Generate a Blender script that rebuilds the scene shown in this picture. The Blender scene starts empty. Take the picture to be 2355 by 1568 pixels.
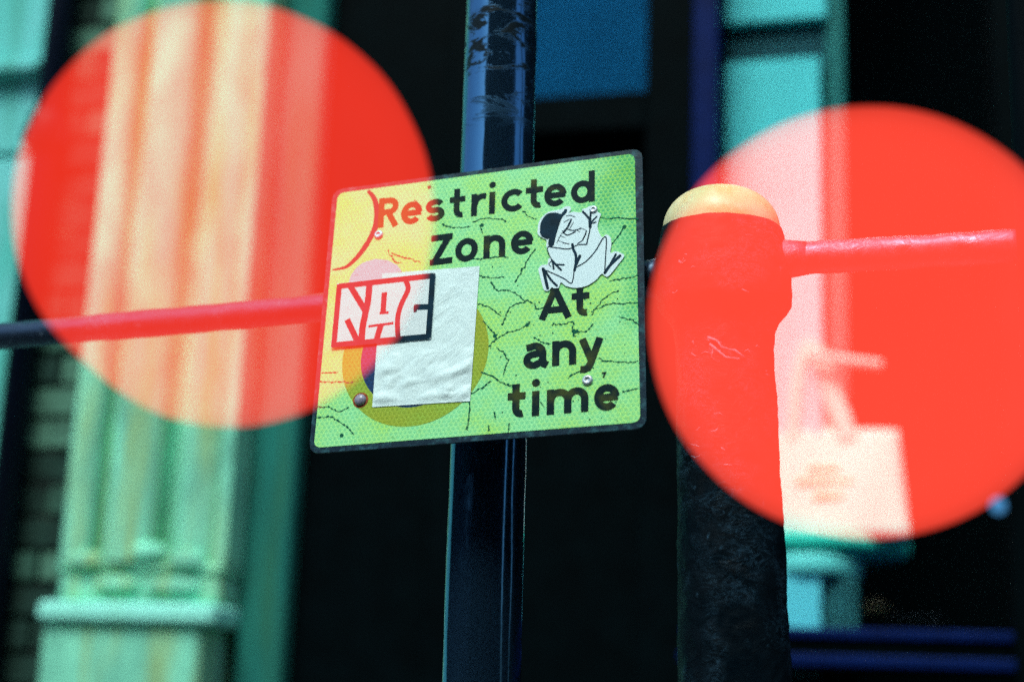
import bpy, math, random
from mathutils import Vector, Matrix
random.seed(7)
SC = bpy.context.scene
COL = SC.collection
V = Vector

# ---------------------------------------------------------------- camera
PITCH, ROLL, FPX = 0.23666791, 0.03923029, 3556.738
CAM = V((0, 0, 1.45))
_f = V((0, math.cos(PITCH), math.sin(PITCH)))
_u = V((0, -math.sin(PITCH), math.cos(PITCH)))
_r = V((1, 0, 0))
R_ = _r * math.cos(ROLL) + _u * math.sin(ROLL)
U_ = -_r * math.sin(ROLL) + _u * math.cos(ROLL)
cam = bpy.data.cameras.new("camera")
camo = bpy.data.objects.new("camera", cam)
COL.objects.link(camo)
camo.matrix_world = Matrix.Translation(CAM) @ Matrix((R_, U_, -_f)).transposed().to_4x4()
cam.sensor_width = 36.0
cam.lens = FPX / 2355 * 36.0
cam.clip_start, cam.clip_end = 0.05, 500
cam.dof.use_dof = True
cam.dof.focus_distance = 1.53
cam.dof.aperture_fstop = 2.4
SC.camera = camo

# ---------------------------------------------------------------- sky, sun, exposure
SUN_EL, SUN_AZ = math.radians(56), math.radians(205)
w = bpy.data.worlds.new("World"); SC.world = w; w.use_nodes = True
nt = w.node_tree
sky = nt.nodes.new("ShaderNodeTexSky"); sky.sky_type = 'NISHITA'; sky.sun_disc = False
sky.sun_elevation, sky.sun_rotation = SUN_EL, SUN_AZ
sky.air_density, sky.dust_density, sky.ozone_density = 1.0, 4.0, 1.0
tint = nt.nodes.new("ShaderNodeMix"); tint.data_type = 'RGBA'; tint.blend_type = 'MULTIPLY'; tint.inputs[0].default_value = 1
tint.inputs[7].default_value = (.80, 1, 1.0, 1)
nt.links.new(sky.outputs[0], tint.inputs[6]); nt.links.new(tint.outputs[2], nt.nodes["Background"].inputs[0])
nt.nodes["Background"].inputs[1].default_value = 0.13
sl = bpy.data.lights.new("sun", 'SUN'); sl.energy = 1.1; sl.angle = math.radians(22); sl.color = (.86, 1, .93)
so = bpy.data.objects.new("sun", sl); COL.objects.link(so)
_sd = V((math.sin(SUN_AZ) * math.cos(SUN_EL), math.cos(SUN_AZ) * math.cos(SUN_EL), math.sin(SUN_EL)))
so.rotation_euler = _sd.to_track_quat('Z', 'Y').to_euler()
SC.view_settings.view_transform = 'Standard'
SC.view_settings.look = 'None'
SC.view_settings.gamma = 1.0
SC.view_settings.exposure = 0.85
SC.cycles.use_denoising = False
SC.cycles.max_bounces = 8
SC.cycles.sample_clamp_indirect = 1.5
SC.cycles.sample_clamp_direct = 6
SC.cycles.transparent_max_bounces = 16

# ---------------------------------------------------------------- projection helpers (photo measured at 2355 px width)
def ray(px, py):
    return (R_ * ((px - 1177.5) / FPX) - U_ * ((py - 784.0) / FPX) + _f)
def atY(px, py, Y):
    d = ray(px, py); return CAM + d * (Y / d.y)
def atZ(px, py, z):
    d = ray(px, py); return CAM + d * ((z - CAM.z) / d.z)
def onplane(px, py, o, n):
    d = ray(px, py); return CAM + d * ((o - CAM).dot(n) / d.dot(n))

# ---------------------------------------------------------------- object helpers
def link(name, verts, faces, mats, parent=None, fm=None, smooth=False, loc=None):
    me = bpy.data.meshes.new(name)
    me.from_pydata([tuple(v) for v in verts], [], faces)
    for m in (mats if isinstance(mats, (list, tuple)) else [mats]): me.materials.append(m)
    if fm:
        for p, i in zip(me.polygons, fm): p.material_index = i
    if smooth:
        for p in me.polygons: p.use_smooth = True
    me.update()
    o = bpy.data.objects.new(name, me); COL.objects.link(o)
    if parent is not None: o.parent = parent
    return o
def empty(name, loc=(0, 0, 0), mat=None):
    o = bpy.data.objects.new(name, None); COL.objects.link(o)
    o.empty_display_size = .05
    if mat is not None: o.matrix_world = mat
    else: o.location = loc
    return o
def tag(o, label=None, cat=None, group=None, kind=None):
    if label: o["label"] = label
    if cat: o["category"] = cat
    if group: o["group"] = group
    if kind: o["kind"] = kind
    return o
class MB:
    def __init__(s): s.v, s.f, s.m = [], [], []
    def add(s, vs, fs, mi=0):
        b = len(s.v); s.v += [V(x) for x in vs]; s.f += [tuple(b + i for i in f) for f in fs]; s.m += [mi] * len(fs)
    def box(s, x0, x1, y0, y1, z0, z1, mi=0, bev=0.0):
        if bev <= 0:
            vs = [(x, y, z) for x in (x0, x1) for y in (y0, y1) for z in (z0, z1)]
            s.add(vs, [(0, 1, 3, 2), (4, 6, 7, 5), (0, 4, 5, 1), (2, 3, 7, 6), (0, 2, 6, 4), (1, 5, 7, 3)], mi); return
        b = bev  # chamfer round the vertical and front edges
        pr = [(x0 + b, y0), (x1 - b, y0), (x1, y0 + b), (x1, y1), (x0, y1), (x0, y0 + b)]
        pi = [(x0 + 2 * b, y0 + b), (x1 - 2 * b, y0 + b), (x1 - b, y0 + 2 * b), (x1 - b, y1), (x0 + b, y1), (x0 + b, y0 + 2 * b)]
        rings = [[(x, y, z0) for x, y in pi], [(x, y, z0 + b) for x, y in pr], [(x, y, z1 - b) for x, y in pr], [(x, y, z1) for x, y in pi]]
        vs = sum(rings, []); fs = []
        for k in range(3):
            for i in range(6):
                j = (i + 1) % 6; fs.append((k * 6 + i, k * 6 + j, k * 6 + 6 + j, k * 6 + 6 + i))
        fs += [tuple(range(5, -1, -1)), tuple(range(18, 24))]
        s.add(vs, fs, mi)
    def prof(s, pts, z0, z1, mi=0):  # closed profile in xy extruded in z
        n = len(pts)
        s.add([(x, y, z0) for x, y in pts] + [(x, y, z1) for x, y in pts],
              [(i, (i + 1) % n, n + (i + 1) % n, n + i) for i in range(n)] + [tuple(range(n - 1, -1, -1)), tuple(range(n, 2 * n))], mi)
    def build(s, name, mats, parent=None, smooth=False):
        return link(name, s.v, s.f, mats, parent, s.m, smooth)
def tube(path, radii, seg=32, cap=True, jit=0.0):
    vs, fs = [], []
    n = len(path)
    for i, p in enumerate(path):
        t = (path[min(i + 1, n - 1)] - path[max(i - 1, 0)]).normalized()
        a = V((0, 0, 1)) if abs(t.z) < .9 else V((1, 0, 0))
        x = t.cross(a).normalized(); y = t.cross(x).normalized()
        for k in range(seg):
            an = 2 * math.pi * k / seg
            r = radii[i] * (1 + (random.uniform(-jit, jit) if jit else 0))
            vs.append(p + x * math.cos(an) * r + y * math.sin(an) * r)
    for i in range(n - 1):
        for k in range(seg):
            j = (k + 1) % seg
            fs.append((i * seg + k, i * seg + j, (i + 1) * seg + j, (i + 1) * seg + k))
    if cap: fs += [tuple(range(seg - 1, -1, -1)), tuple(range((n - 1) * seg, n * seg))]
    return vs, fs

# ---------------------------------------------------------------- material helpers
class N:
    def __init__(s, name):
        s.m = bpy.data.materials.new(name); s.m.use_nodes = True
        s.t = s.m.node_tree; s.b = s.t.nodes["Principled BSDF"]
        s.tc = s.t.nodes.new("ShaderNodeTexCoord")
    def n(s, typ, **k):
        nd = s.t.nodes.new("ShaderNode" + typ)
        for a, b in k.items(): setattr(nd, a, b)
        return nd
    def lk(s, a, b): s.t.links.new(a, b)
    def mp(s, scale=(1, 1, 1), loc=(0, 0, 0), src=None):
        m = s.n("Mapping"); m.inputs["Scale"].default_value = scale; m.inputs["Location"].default_value = loc
        s.lk(src or s.tc.outputs["Object"], m.inputs[0]); return m.outputs[0]
    def noise(s, sc, det=4, rough=.6, vec=None, dist=0):
        x = s.n("TexNoise"); x.inputs["Scale"].default_value = sc; x.inputs["Detail"].default_value = det
        x.inputs["Roughness"].default_value = rough; x.inputs["Distortion"].default_value = dist
        s.lk(vec or s.tc.outputs["Object"], x.inputs["Vector"]); return x.outputs["Fac"]
    def ramp(s, fac, stops, interp='LINEAR'):
        r = s.n("ValToRGB"); r.color_ramp.interpolation = interp
        e = r.color_ramp.elements
        while len(e) < len(stops): e.new(.5)
        for q, (p, c) in zip(e, stops):
            q.position = p; q.color = (c if len(c) == 4 else (*c, 1)) if hasattr(c, '__len__') else (c, c, c, 1)
        s.lk(fac, r.inputs[0]); return r.outputs[0]
    def mix(s, fac, a, b, mode='MIX'):
        x = s.n("Mix", data_type='RGBA', blend_type=mode)
        for sock, val in ((x.inputs[0], fac), (x.inputs[6], a), (x.inputs[7], b)):
            if hasattr(val, 'is_linked'): s.lk(val, sock)
            elif hasattr(val, '__len__'): sock.default_value = (*val, 1)
            else: sock.default_value = val
        return x.outputs[2]
    def math(s, op, a, b=None, c=None, clamp=False):
        x = s.n("Math", operation=op); x.use_clamp = clamp
        for i, val in enumerate((a, b, c)):
            if val is None: continue
            if hasattr(val, 'is_linked'): s.lk(val, x.inputs[i])
            else: x.inputs[i].default_value = val
        return x.outputs[0]
    def vm(s, op, a, b=None):
        x = s.n("VectorMath", operation=op)
        for i, val in enumerate((a, b)):
            if val is None: continue
            if hasattr(val, 'is_linked'): s.lk(val, x.inputs[i])
            else: x.inputs[i].default_value = val
        return x.outputs["Value" if op == 'LENGTH' else 0]
    def col(s, c):
        if hasattr(c, 'is_linked'): s.lk(c, s.b.inputs["Base Color"])
        else: s.b.inputs["Base Color"].default_value = (*c, 1)
        return s
    def rough(s, r):
        if hasattr(r, 'is_linked'): s.lk(r, s.b.inputs["Roughness"])
        else: s.b.inputs["Roughness"].default_value = r
        return s
    def bump(s, h, strength=.3, dist=.002):
        b = s.n("Bump"); b.inputs["Strength"].default_value = strength; b.inputs["Distance"].default_value = dist
        s.lk(h, b.inputs["Height"]); s.lk(b.outputs[0], s.b.inputs["Normal"]); return s
    def spec(s, v): s.b.inputs["Specular IOR Level"].default_value = v; return s

def simple(name, c, r=.6, spec=.5, var=.0, sc=20):
    m = N(name)
    if var:
        f = m.noise(sc, 5)
        m.col(m.mix(m.ramp(f, [(.3, 0.), (.7, 1.)]), tuple(x * (1 - var) for x in c), tuple(min(1, x * (1 + var)) for x in c)))
    else: m.col(c)
    m.rough(r).spec(spec); return m.m

# black street-furniture paint, thick, wrinkled and glossy
def paint(name, base, chip, bump=.6, gloss=.28, sp=.12):
    m = N(name)
    wr = m.noise(38, 6, .62, m.mp((1, 1, 1.6)), 1.2)
    fine = m.noise(190, 4, .6)
    vor = m.n("TexVoronoi", feature='DISTANCE_TO_EDGE'); vor.inputs["Scale"].default_value = 26
    m.lk(m.vm('ADD', m.mp((1, 1, 1.5)), m.vm('SCALE', m.mp(), None)), vor.inputs["Vector"])
    msk = m.ramp(m.noise(9, 3), [(.47, 0.), (.62, 1.)])
    ridge = m.math('MULTIPLY', m.ramp(wr, [(.44, 0.), (.5, 1.), (.56, 0.)]), msk)
    h = m.math('ADD', m.math('MULTIPLY', ridge, .8), m.math('ADD', m.math('MULTIPLY', wr, .6), m.math('MULTIPLY', fine, .12)))
    m.bump(h, bump, .004)
    thin = m.math('MULTIPLY', m.ramp(m.noise(46, 7, .7, m.mp((1, 1, 2.6)), 2.2), [(.475, 0.), (.50, .8), (.525, 0.)]), m.ramp(m.noise(13, 3), [(.48, 0.), (.6, 1.)]))
    m.col(m.mix(m.math('MAXIMUM', thin, m.ramp(m.noise(60, 6, .7), [(.62, 0.), (.74, 1.)])), base, chip))
    m.rough(m.ramp(m.noise(30, 5), [(.3, gloss * .7), (.75, min(1, gloss * 2.0))])); m.spec(sp)
    return m.m
M = {}
M['post'] = paint("post_paint", (.0010, .005, .009), (.04, .10, .16), .4, .42, .08)
M['rail'] = paint("rail_paint", (.04, .065, .11), (.20, .27, .36), .20, .34, .25)
M['rail'].node_tree.nodes['Principled BSDF'].inputs['Metallic'].default_value = .9
def pole_mat():
    m = N("pole_paint")
    z = m.n("SeparateXYZ"); m.lk(m.tc.outputs["Object"], z.inputs[0])
    worn = m.ramp(z.outputs[2], [(0., 0.), (1., 1.)])  # object z: top of the pole is above 2 m
    w2 = m.n("MapRange"); w2.inputs[1].default_value = 2.05; w2.inputs[2].default_value = 2.12
    m.lk(z.outputs[2], w2.inputs[0])
    wr = m.noise(17, 8, .72, m.mp((1, 1, 2.6)), .8)
    edge = m.math('MULTIPLY', m.ramp(wr, [(.52, 0.), (.56, 1.)]), w2.outputs[0])
    fine = m.noise(150, 5, .65, m.mp((1, 1, .35)))
    h = m.math('ADD', m.math('MULTIPLY', edge, .9), m.math('MULTIPLY', fine, .10))
    m.bump(h, .16, .003)
    m.spec(.12)
    m.col(m.mix(edge, (.055, .15, .29), (.003, .010, .016))); m.lk(m.math('SUBTRACT', .9, m.math('MULTIPLY', edge, .9)), m.b.inputs['Metallic']); pass
    m.rough(m.math('ADD', m.math('MULTIPLY', edge, .4), m.ramp(fine, [(.3, .07), (.7, .16)])))
    return m.m
M['pole'] = pole_mat()
def yellow_mat():
    m = N("cap_yellow")
    c = m.mix(m.ramp(m.noise(22, 6, .65, None, .8), [(.35, 0.), (.65, 1.)]), (.92, .78, .46), (.86, .56, .22))
    c = m.mix(m.ramp(m.noise(70, 5, .6, m.mp((1, 1, 3))), [(.66, 0.), (.72, 1.)]), c, (.9, .92, .85))
    m.col(c).rough(.38).bump(m.noise(60, 5), .25, .002)
    return m.m
M['cap'] = yellow_mat()
M['matte'] = simple('matte_black_paint', (.0008, .0035, .006), .6, .03)

# ================================================================= SETTING
YAW = math.radians(15)                 # the street runs 15 degrees off the camera's square
FX = V((math.cos(YAW), -math.sin(YAW), 0)); FN = V((math.sin(YAW), math.cos(YAW), 0))
FO = V((0, 4.15, 0))
FM = Matrix((FX, FN, V((0, 0, 1)))).transposed().to_4x4(); FM.translation = FO
def S(px, py, d=0.0):                  # along-facade metre of a photo point, on the plane d behind the facade face
    p = onplane(px, py, FO + FN * d, FN); return (p - FO).dot(FX)
def Z(px, py, d=0.0): return onplane(px, py, FO + FN * d, FN).z

# --- ground
def ground_mat():
    m = N("paving_stone")
    br = m.n("TexBrick"); br.inputs["Scale"].default_value = 1.0
    br.inputs["Brick Width"].default_value = .6; br.inputs["Row Height"].default_value = .45; br.inputs["Mortar Size"].default_value = .006
    br.inputs["Color1"].default_value = (.16, .2, .19, 1); br.inputs["Color2"].default_value = (.12, .155, .15, 1); br.inputs["Mortar"].default_value = (.04, .05, .05, 1)
    m.lk(m.tc.outputs["Object"], br.inputs["Vector"])
    m.col(m.mix(m.noise(8, 5), br.outputs[0], (.1, .12, .115), 'MULTIPLY' if False else 'MIX')).rough(.85)
    return m.m
asphalt = simple("asphalt", (.05, .055, .055), .9, var=.3, sc=60)
mb = MB(); mb.box(-150, 150, -150, 150, -.4, -.13)
tag(mb.build("ground", asphalt), kind="structure")
mb = MB(); mb.box(-12, 12, -2.6, .6, -.126, 0.0, bev=.01)
pv = mb.build("pavement", ground_mat()); pv.matrix_world = FM; tag(pv, kind="structure")

# --- stone materials
def stone_mat(name, a, b, c, sc=4.5):
    m = N(name)
    big = m.noise(sc, 6, .6, m.mp((1.6, 1.6, .8)), .6)
    streak = m.noise(6, 5, .6, m.mp((3.2, 3.2, .25)))
    k = m.mix(m.ramp(big, [(.36, 0.), (.64, 1.)]), a, b)
    k = m.mix(m.ramp(streak, [(.46, 0.), (.66, .75)]), k, c)
    m.col(k).rough(.85).spec(.15).bump(m.noise(45, 6, .65), .4, .004)
    return m.m
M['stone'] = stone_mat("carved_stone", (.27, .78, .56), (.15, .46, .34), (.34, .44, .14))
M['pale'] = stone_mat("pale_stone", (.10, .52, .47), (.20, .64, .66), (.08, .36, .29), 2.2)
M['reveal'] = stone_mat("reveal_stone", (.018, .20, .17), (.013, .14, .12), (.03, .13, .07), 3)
M['black'] = simple("blackened_timber", (.0006, .0026, .0036), .6, .02, .3, 12)
M['void'] = simple("interior_plaster_black", (.001, .0035, .0045), .9, .02)
M['navy'] = simple("navy_gloss_paint", (.0015, .010, .075), .5, .06, .25, 14)
def brick_mat():
    m = N("sooty_brick")
    br = m.n("TexBrick"); br.offset = .5
    for k, v in (("Scale", 1.0), ("Brick Width", .215), ("Row Height", .098), ("Mortar Size", .022), ("Mortar Smooth", .4), ("Bias", -.2)):
        br.inputs[k].default_value = v
    br.inputs["Color1"].default_value = (.035, .10, .075, 1); br.inputs["Color2"].default_value = (.006, .022, .018, 1)
    br.inputs["Mortar"].default_value = (.002, .006, .006, 1)
    cx = m.n("SeparateXYZ"); m.lk(m.tc.outputs["Object"], cx.inputs[0])
    cc = m.n("CombineXYZ"); m.lk(cx.outputs[0], cc.inputs[0]); m.lk(cx.outputs[2], cc.inputs[1])
    m.lk(cc.outputs[0], br.inputs["Vector"])
    pale = m.ramp(m.noise(5.5, 3, .5), [(.55, 0.), (.68, 1.)])
    m.col(m.mix(pale, br.outputs[0], m.mix(.75, br.outputs[0], (.14, .24, .15)))).rough(.9)
    m.bump(m.noise(60, 5), .5, .004)
    return m.m
M['brick'] = brick_mat()
TOP = 8.5

# --- pale wall far left
e = empty("rendered_wall", mat=FM); tag(e, "pale turquoise rendered wall at the far left beyond the black downpipe", "wall")
mb = MB()
x1 = S(92, 100)
zs = [0, .9, 1.75, 2.05, 2.5, 3.1, 3.7, 4.4, 5.2, 6.2, TOP]
for i in range(len(zs) - 1):
    mb.box(-6, x1 - .0, .04, .5, zs[i] + .006, zs[i + 1] - .006, bev=.01)
mb.box(-6, x1, .08, .5, 0, TOP)
mb.build("wall_block", M['pale'], e)
mb = MB(); mb.box(-6, x1 + .01, -.02, .04, Z(40, 170), Z(40, 140), bev=.01)
mb.build("string_course", M['pale'], e)

# --- brick wall
e = empty("brick_wall", mat=FM); tag(e, "dark sooty brick wall between the black downpipe and the carved stone pilaster", "wall")
mb = MB(); mb.box(x1 + .003, S(240, 400) + .0, .06, .5, 0, TOP); mb.build("brickwork", M['brick'], e)
# individual proud bricks give the wall relief
mb = MB()
bw, bh = .215, .098
xr = S(240, 400) - .004
row = 0
zz = .006
while zz < TOP - .1:
    xx = xr - (bw if row % 2 else bw * .5)
    n = 0
    x = xr
    while x > x1 + .01:
        wdt = (bw * .5 if (row % 2 == 0 and n == 0) else bw) - .014
        x0 = max(x1 + .008, x - wdt)
        if x - x0 > .02:
            dd = random.uniform(-.012, .012)
            mb.box(x0, x, .045 + dd, .07, zz + .01, zz + bh - .01, mi=random.choice([0, 0, 0, 0, 1, 2]))
        x = x0 - .014; n += 1
    zz += bh; row += 1
mb.build("bricks", [simple("brick_dark", (.012, .035, .028), .9, .2, .5, 9), simple("brick_mid", (.035, .095, .07), .9, .2, .4, 9), simple("brick_pale", (.075, .18, .13), .9, .2, .4, 9)], e)

# --- downpipe
e = empty("drainpipe", mat=FM); tag(e, "black cast iron drainpipe with a collar running up beside the pale wall", "drainpipe")
px = (S(98, 100, -.02) + S(150, 100, -.02)) / 2; pr = (S(150, 100) - S(98, 100)) / 2 * 1.05
vs, fs = tube([V((px, -.0, 0)), V((px, -.0, TOP))], [pr, pr], 24)
link("pipe", vs, fs, M['navy'] if False else simple("pipe_black_blue", (.0008, .004, .014), .4, .12), e, smooth=True)
zc = Z(72, 305, -.02)
vs, fs = tube([V((px, 0, zc - .07)), V((px, 0, zc - .06)), V((px, 0, zc + .05)), V((px, 0, zc + .07))], [pr, pr * 1.35, pr * 1.4, pr], 24)
link("collar", vs, fs, simple("collar_black", (.0008, .004, .01), .4, .06), e, smooth=True)
mb = MB(); mb.box(px - pr * 2.0, px + pr * 1.5, -.01, .07, zc - .03, zc + .03, bev=.006); mb.build("bracket", simple("bracket_black", (.001, .004, .01), .5, .3), e)

# --- carved stone pilaster
e = empty("stone_pilaster", mat=FM); tag(e, "tall pale carved stone pilaster with clustered vertical ribs on the left", "pilaster")
yy = 575
def arc(x0, x1_, dep, n=9, d0=0.0):
    c = (x0 + x1_) / 2; h = (x1_ - x0) / 2
    return [(c - h * math.cos(math.pi * i / n), d0 - dep * math.sin(math.pi * i / n)) for i in range(n + 1)]
s_ = lambda p: S(p, yy)
prof = [(s_(205), .45), (s_(205), .06)]
prof += arc(s_(208), s_(276), .035, 10, .02)
prof += [(s_(282), .045), (s_(298), .045)]
prof += arc(s_(302), s_(410), .045, 12, .02)
prof += [(s_(416), .075), (s_(446), .075)]
prof += arc(s_(452), s_(545), .03, 10, .035)
prof += [(s_(549), .0), (s_(576), .0), (s_(577), .45)]
zb = Z(250, 1290)
mb = MB(); mb.prof(prof, zb, TOP)
sh = mb.build("shaft", M['stone'], e)
# base mouldings, carved
mb = MB()
xl, xr2 = s_(205), s_(577)
zt, zm = zb, Z(300, 1385)
def ringed(z0, z1, out, bev):
    mb.box(xl - out, xr2 + out, -out - .01, .45, z0, z1, bev=bev)
ringed(zt - .035, zt + .0, -.002, .012)
ringed(zm + .0, zt - .035, -.012, .01)
mb.build("base_moulding", M['stone'], e)
for i, (px0, py0, rx, rz) in enumerate([(200, 1290, 50, 26), (335, 1270, 60, 26), (430, 1290, 48, 30), (270, 1345, 60, 22), (400, 1350, 70, 26)]):
    cx, cz = S(px0, py0), Z(px0, py0); ax = rx / 3557 * 4.3; az = rz / 3557 * 4.3
    vs, fs = [], []
    for a in range(9):
        for b in range(16):
            t = math.pi * a / 8; p = 2 * math.pi * b / 16
            vs.append((cx + ax * math.sin(t) * math.cos(p), .0 + .03 * math.sin(t) * math.sin(p), cz + az * math.cos(t)))
    for a in range(8):
        for b in range(16):
            fs.append((a * 16 + b, a * 16 + (b + 1) % 16, (a + 1) * 16 + (b + 1) % 16, (a + 1) * 16 + b))
    link("carved_leaf", vs, fs, M['stone'], e, smooth=True)
mb = MB(); mb.box(xl - .012, xr2 + .004, -.06, .45, Z(300, 1434), zm - .001, bev=.012)
mb.build("stone_band", stone_mat("band_stone_top_lit", (.34, .88, .76), (.30, .80, .68), (.28, .74, .6)), e)  # paler stone copy: light falling on the band is put into its colour
mb = MB(); mb.box(xl - .004, S(468, 1500), -.03, .45, 0, Z(300, 1436) - .002, bev=.012)
mb.build("plinth", M['stone'], e)

# --- stone return beside the door, in a darker tone than the pilaster
e = empty("door_reveal", mat=FM); tag(e, "flat stone reveal, coloured darker than the carved pilaster, beside the black doorway", "wall")
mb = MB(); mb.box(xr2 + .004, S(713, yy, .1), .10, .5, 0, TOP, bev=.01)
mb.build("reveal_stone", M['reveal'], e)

# --- shop front: black timber frame, panes, interior room
e = empty("shop_front", mat=FM); tag(e, "black painted timber shop front with large dark window panes", "shop front")
xd0 = S(713, yy, .1) + .003
xw = S(1078, 100, .1)
RX = 6.0
def fb(name, x0, x1, y0, y1, z0, z1, mat, bev=.006):
    mb = MB(); mb.box(x0, x1, y0, y1, z0, z1, bev=bev); return mb.build(name, mat, e)
fb("door_panel", xd0, S(1000, 800, .14), .16, .24, 0, TOP, M['black'])
fb("frame_post", S(1000, 800, .14) + .002, S(1075, 800, .14), .13, .30, 0, TOP, M['black'])
xa = S(1075, 800, .14) + .002
xm0, xm1 = S(1490, 100, .12), S(1600, 100, .12)
zs0, zs1 = Z(1360, 300, .12), Z(1360, 215, .12)
fb("transom", xa, xm0 - .002, .12, .22, zs0, zs1, M['black'])
fb("lower_panel", xa - .02, xm0 + .02, .225, .262, 0, zs0 + .03, M['black'])
fb("mullion", xm0, xm1, .10, .30, 0, TOP, M['black'])
fb("mullion_edge", xm1 + .001, S(1650, 100, .06), .06, .16, Z(1560, 1440, .06), TOP, M['navy'])
xg0 = S(1650, 100, .06) + .002
zsill = Z(2000, 1450, .06)
fb("window_sill", xm1 + .001, RX, -.01, .30, zsill - .10, zsill - .028, M['black'])
fb("sill_lip", xm1 + .001, RX, -.025, .28, zsill - .026, zsill, M['navy'], .005)
fb("stall_riser", xm1 + .001, RX, .02, .30, 0, zsill - .13, M['black'])
z2 = Z(2000, 1522, .02)
fb("riser_lip", xm1 + .001, RX, -.075, .019, z2 - .016, z2 + .012, M['navy'], .005)
fb("right_mullion", S(2334, 1480, -.06), S(2334, 1480, -.06) + .12, -.09, .1, 0, TOP, M['black'])
fb("head", xd0, RX, .02, .5, TOP + .002, TOP + .9, M['black'])
# panel behind the upper centre pane, the sky's reflection painted as its blue
fb("sky_reflection_panel", xa, xm0 - .002, .27, .285, zs1, TOP, simple("painted_sky_blue", (.004, .085, .22), .8, .02, .12, 6), 0)
def glass_mat():
    m = N("window_glass"); t = m.t
    tr = m.n("BsdfTransparent"); tr.inputs[0].default_value = (.985, .99, .99, 1)
    gl = m.n("BsdfGlossy"); gl.inputs["Roughness"].default_value = .02
    fr = m.n("LayerWeight")
    fac = m.math('ADD', m.math('MULTIPLY', m.math('POWER', fr.outputs["Facing"], 4.5), .8), .04)
    mx = m.n("MixShader"); m.lk(fac, mx.inputs[0]); m.lk(tr.outputs[0], mx.inputs[1]); m.lk(gl.outputs[0], mx.inputs[2])
    m.lk(mx.outputs[0], t.nodes["Material Output"].inputs[0]); return m.m
M['glass'] = glass_mat()
for (x0, x1_, z0, z1) in ((xa, xm0 - .002, zs1, TOP), (xg0, S(2334, 1480, -.06) - .002, zsill + .002, TOP)):
    mb = MB(); mb.box(x0, x1_, .105, .110, z0, z1); mb.build("pane", M['glass'], e)
# interior shell
mb = MB()
mb.box(xg0 - .02, RX, 2.2, 2.3, 0, TOP); mb.box(RX, RX + .1, .3, 2.3, 0, TOP)
mb.box(xg0 - .12, xg0 - .021, .31, 2.2, 0, TOP); mb.box(xg0 - .02, RX, .31, 2.2, zsill - .3, zsill - .27)
mb.box(xg0 - .12, RX, .31, 2.3, TOP + .01, TOP + .1)
mb.build("interior", M['void'], e)
mb = MB(); mb.box(RX + .12, 14, -.02, .5, 0, TOP + 3); mb.build("flank_wall", M['black'], e)
mb = MB(); mb.box(-14, 14, .02, 4, TOP + .92, 12); mb.build("upper_storey", simple("upper_brick", (.06, .08, .07), .9), e)

# --- things in the window
d1 = .24; d2 = .25
e = empty("display_board", mat=FM); tag(e, "pale blue display board standing behind the right hand shop window", "display board")
xb0, xb1 = S(1668, 400, d1), S(1888, 400, d1)
mb = MB(); mb.box(xb0, xb1, d1, d1 + .03, Z(2000, 1236, d2) + .002, Z(1780, 137, d1), bev=.004)
lb = simple("board_pale_blue", (.10, .82, .90), .6, .3, .06, 5)
mb.build("board", lb, e)
mb = MB(); mb.box(xb0 + .0, S(1900, 30, d1), d1, d1 + .03, Z(1750, 50, d1), TOP, bev=.004)
mb.build("upper_board", lb, e)
mb = MB(); mb.box(xb0, S(1940, 60, d1 + .04), d1 + .035, d1 + .06, Z(1780, 170, d1), Z(1780, 0, d1)); mb.build("header", simple("header_teal", (.004, .075, .10), .7, .2), e)
mb = MB(); mb.box(S(1900, 400, d1), S(1944, 400, d1), d1 + .03, d1 + .07, Z(1920, 1250, d1), TOP, bev=.004)
mb.build("side_upright", simple("upright_teal", (.010, .18, .18), .6, .2), e)
# hanging tote bag
d2 = .25
e = empty("tote_bag", mat=FM); tag(e, "cream canvas tote bag with long handles hanging in the right hand window", "bag")
can = N("cream_canvas")
can.col(can.mix(can.noise(9, 5), (.92, .97, .90), (.85, .93, .84))).rough(.9).bump(can.noise(250, 3), .4, .001)
def fq(pts, d, name, mat, par, th=.012):
    v0 = [V((S(a, b, d), d, Z(a, b, d))) for a, b in pts]; n = len(v0)
    v1 = [v + V((0, th, 0)) for v in v0]
    return link(name, v0 + v1, [tuple(range(n))[::-1], tuple(range(n, 2 * n))] + [(i, (i + 1) % n, n + (i + 1) % n, n + i) for i in range(n)], mat, par)
# body: pillowy sheet
nx, nz = 14, 14
vs, fs = [], []
c4 = [(1770, 985), (2066, 988), (2094, 1238), (1780, 1238)]
for j in range(nz + 1):
    for i in range(nx + 1):
        a, b = i / nx, j / nz
        X = (c4[0][0] * (1 - a) + c4[1][0] * a) * (1 - b) + (c4[3][0] * (1 - a) + c4[2][0] * a) * b
        Y = (c4[0][1] * (1 - a) + c4[1][1] * a) * (1 - b) + (c4[3][1] * (1 - a) + c4[2][1] * a) * b
        bul = .07 * b + .012 * math.sin(math.pi * a) ** .6 * math.sin(math.pi * min(1, b * .8 + .2)) + .004 * math.sin(9 * a + 3 * b)
        vs.append(V((S(X, Y, d2), d2 - bul, Z(X, Y, d2))))
nn_ = len(vs)
vs += [v + V((0, .02 + 1.6 * (d2 - v.y), 0)) for v in vs]
for j in range(nz):
    for i in range(nx):
        q = j * (nx + 1) + i
        fs.append((q, q + 1, q + nx + 2, q + nx + 1)); fs.append(tuple(nn_ + t for t in (q + nx + 1, q + nx + 2, q + 1, q)))
bd = [i for i in range(nx + 1)] + [(j + 1) * (nx + 1) - 1 for j in range(1, nz + 1)] + [nz * (nx + 1) + i for i in range(nx - 1, -1, -1)] + [j * (nx + 1) for j in range(nz - 1, 0, -1)]
for k in range(len(bd)):
    a, b = bd[k], bd[(k + 1) % len(bd)]; fs.append((a, nn_ + a, nn_ + b, b))
bag_vf = (vs, fs)
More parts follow.
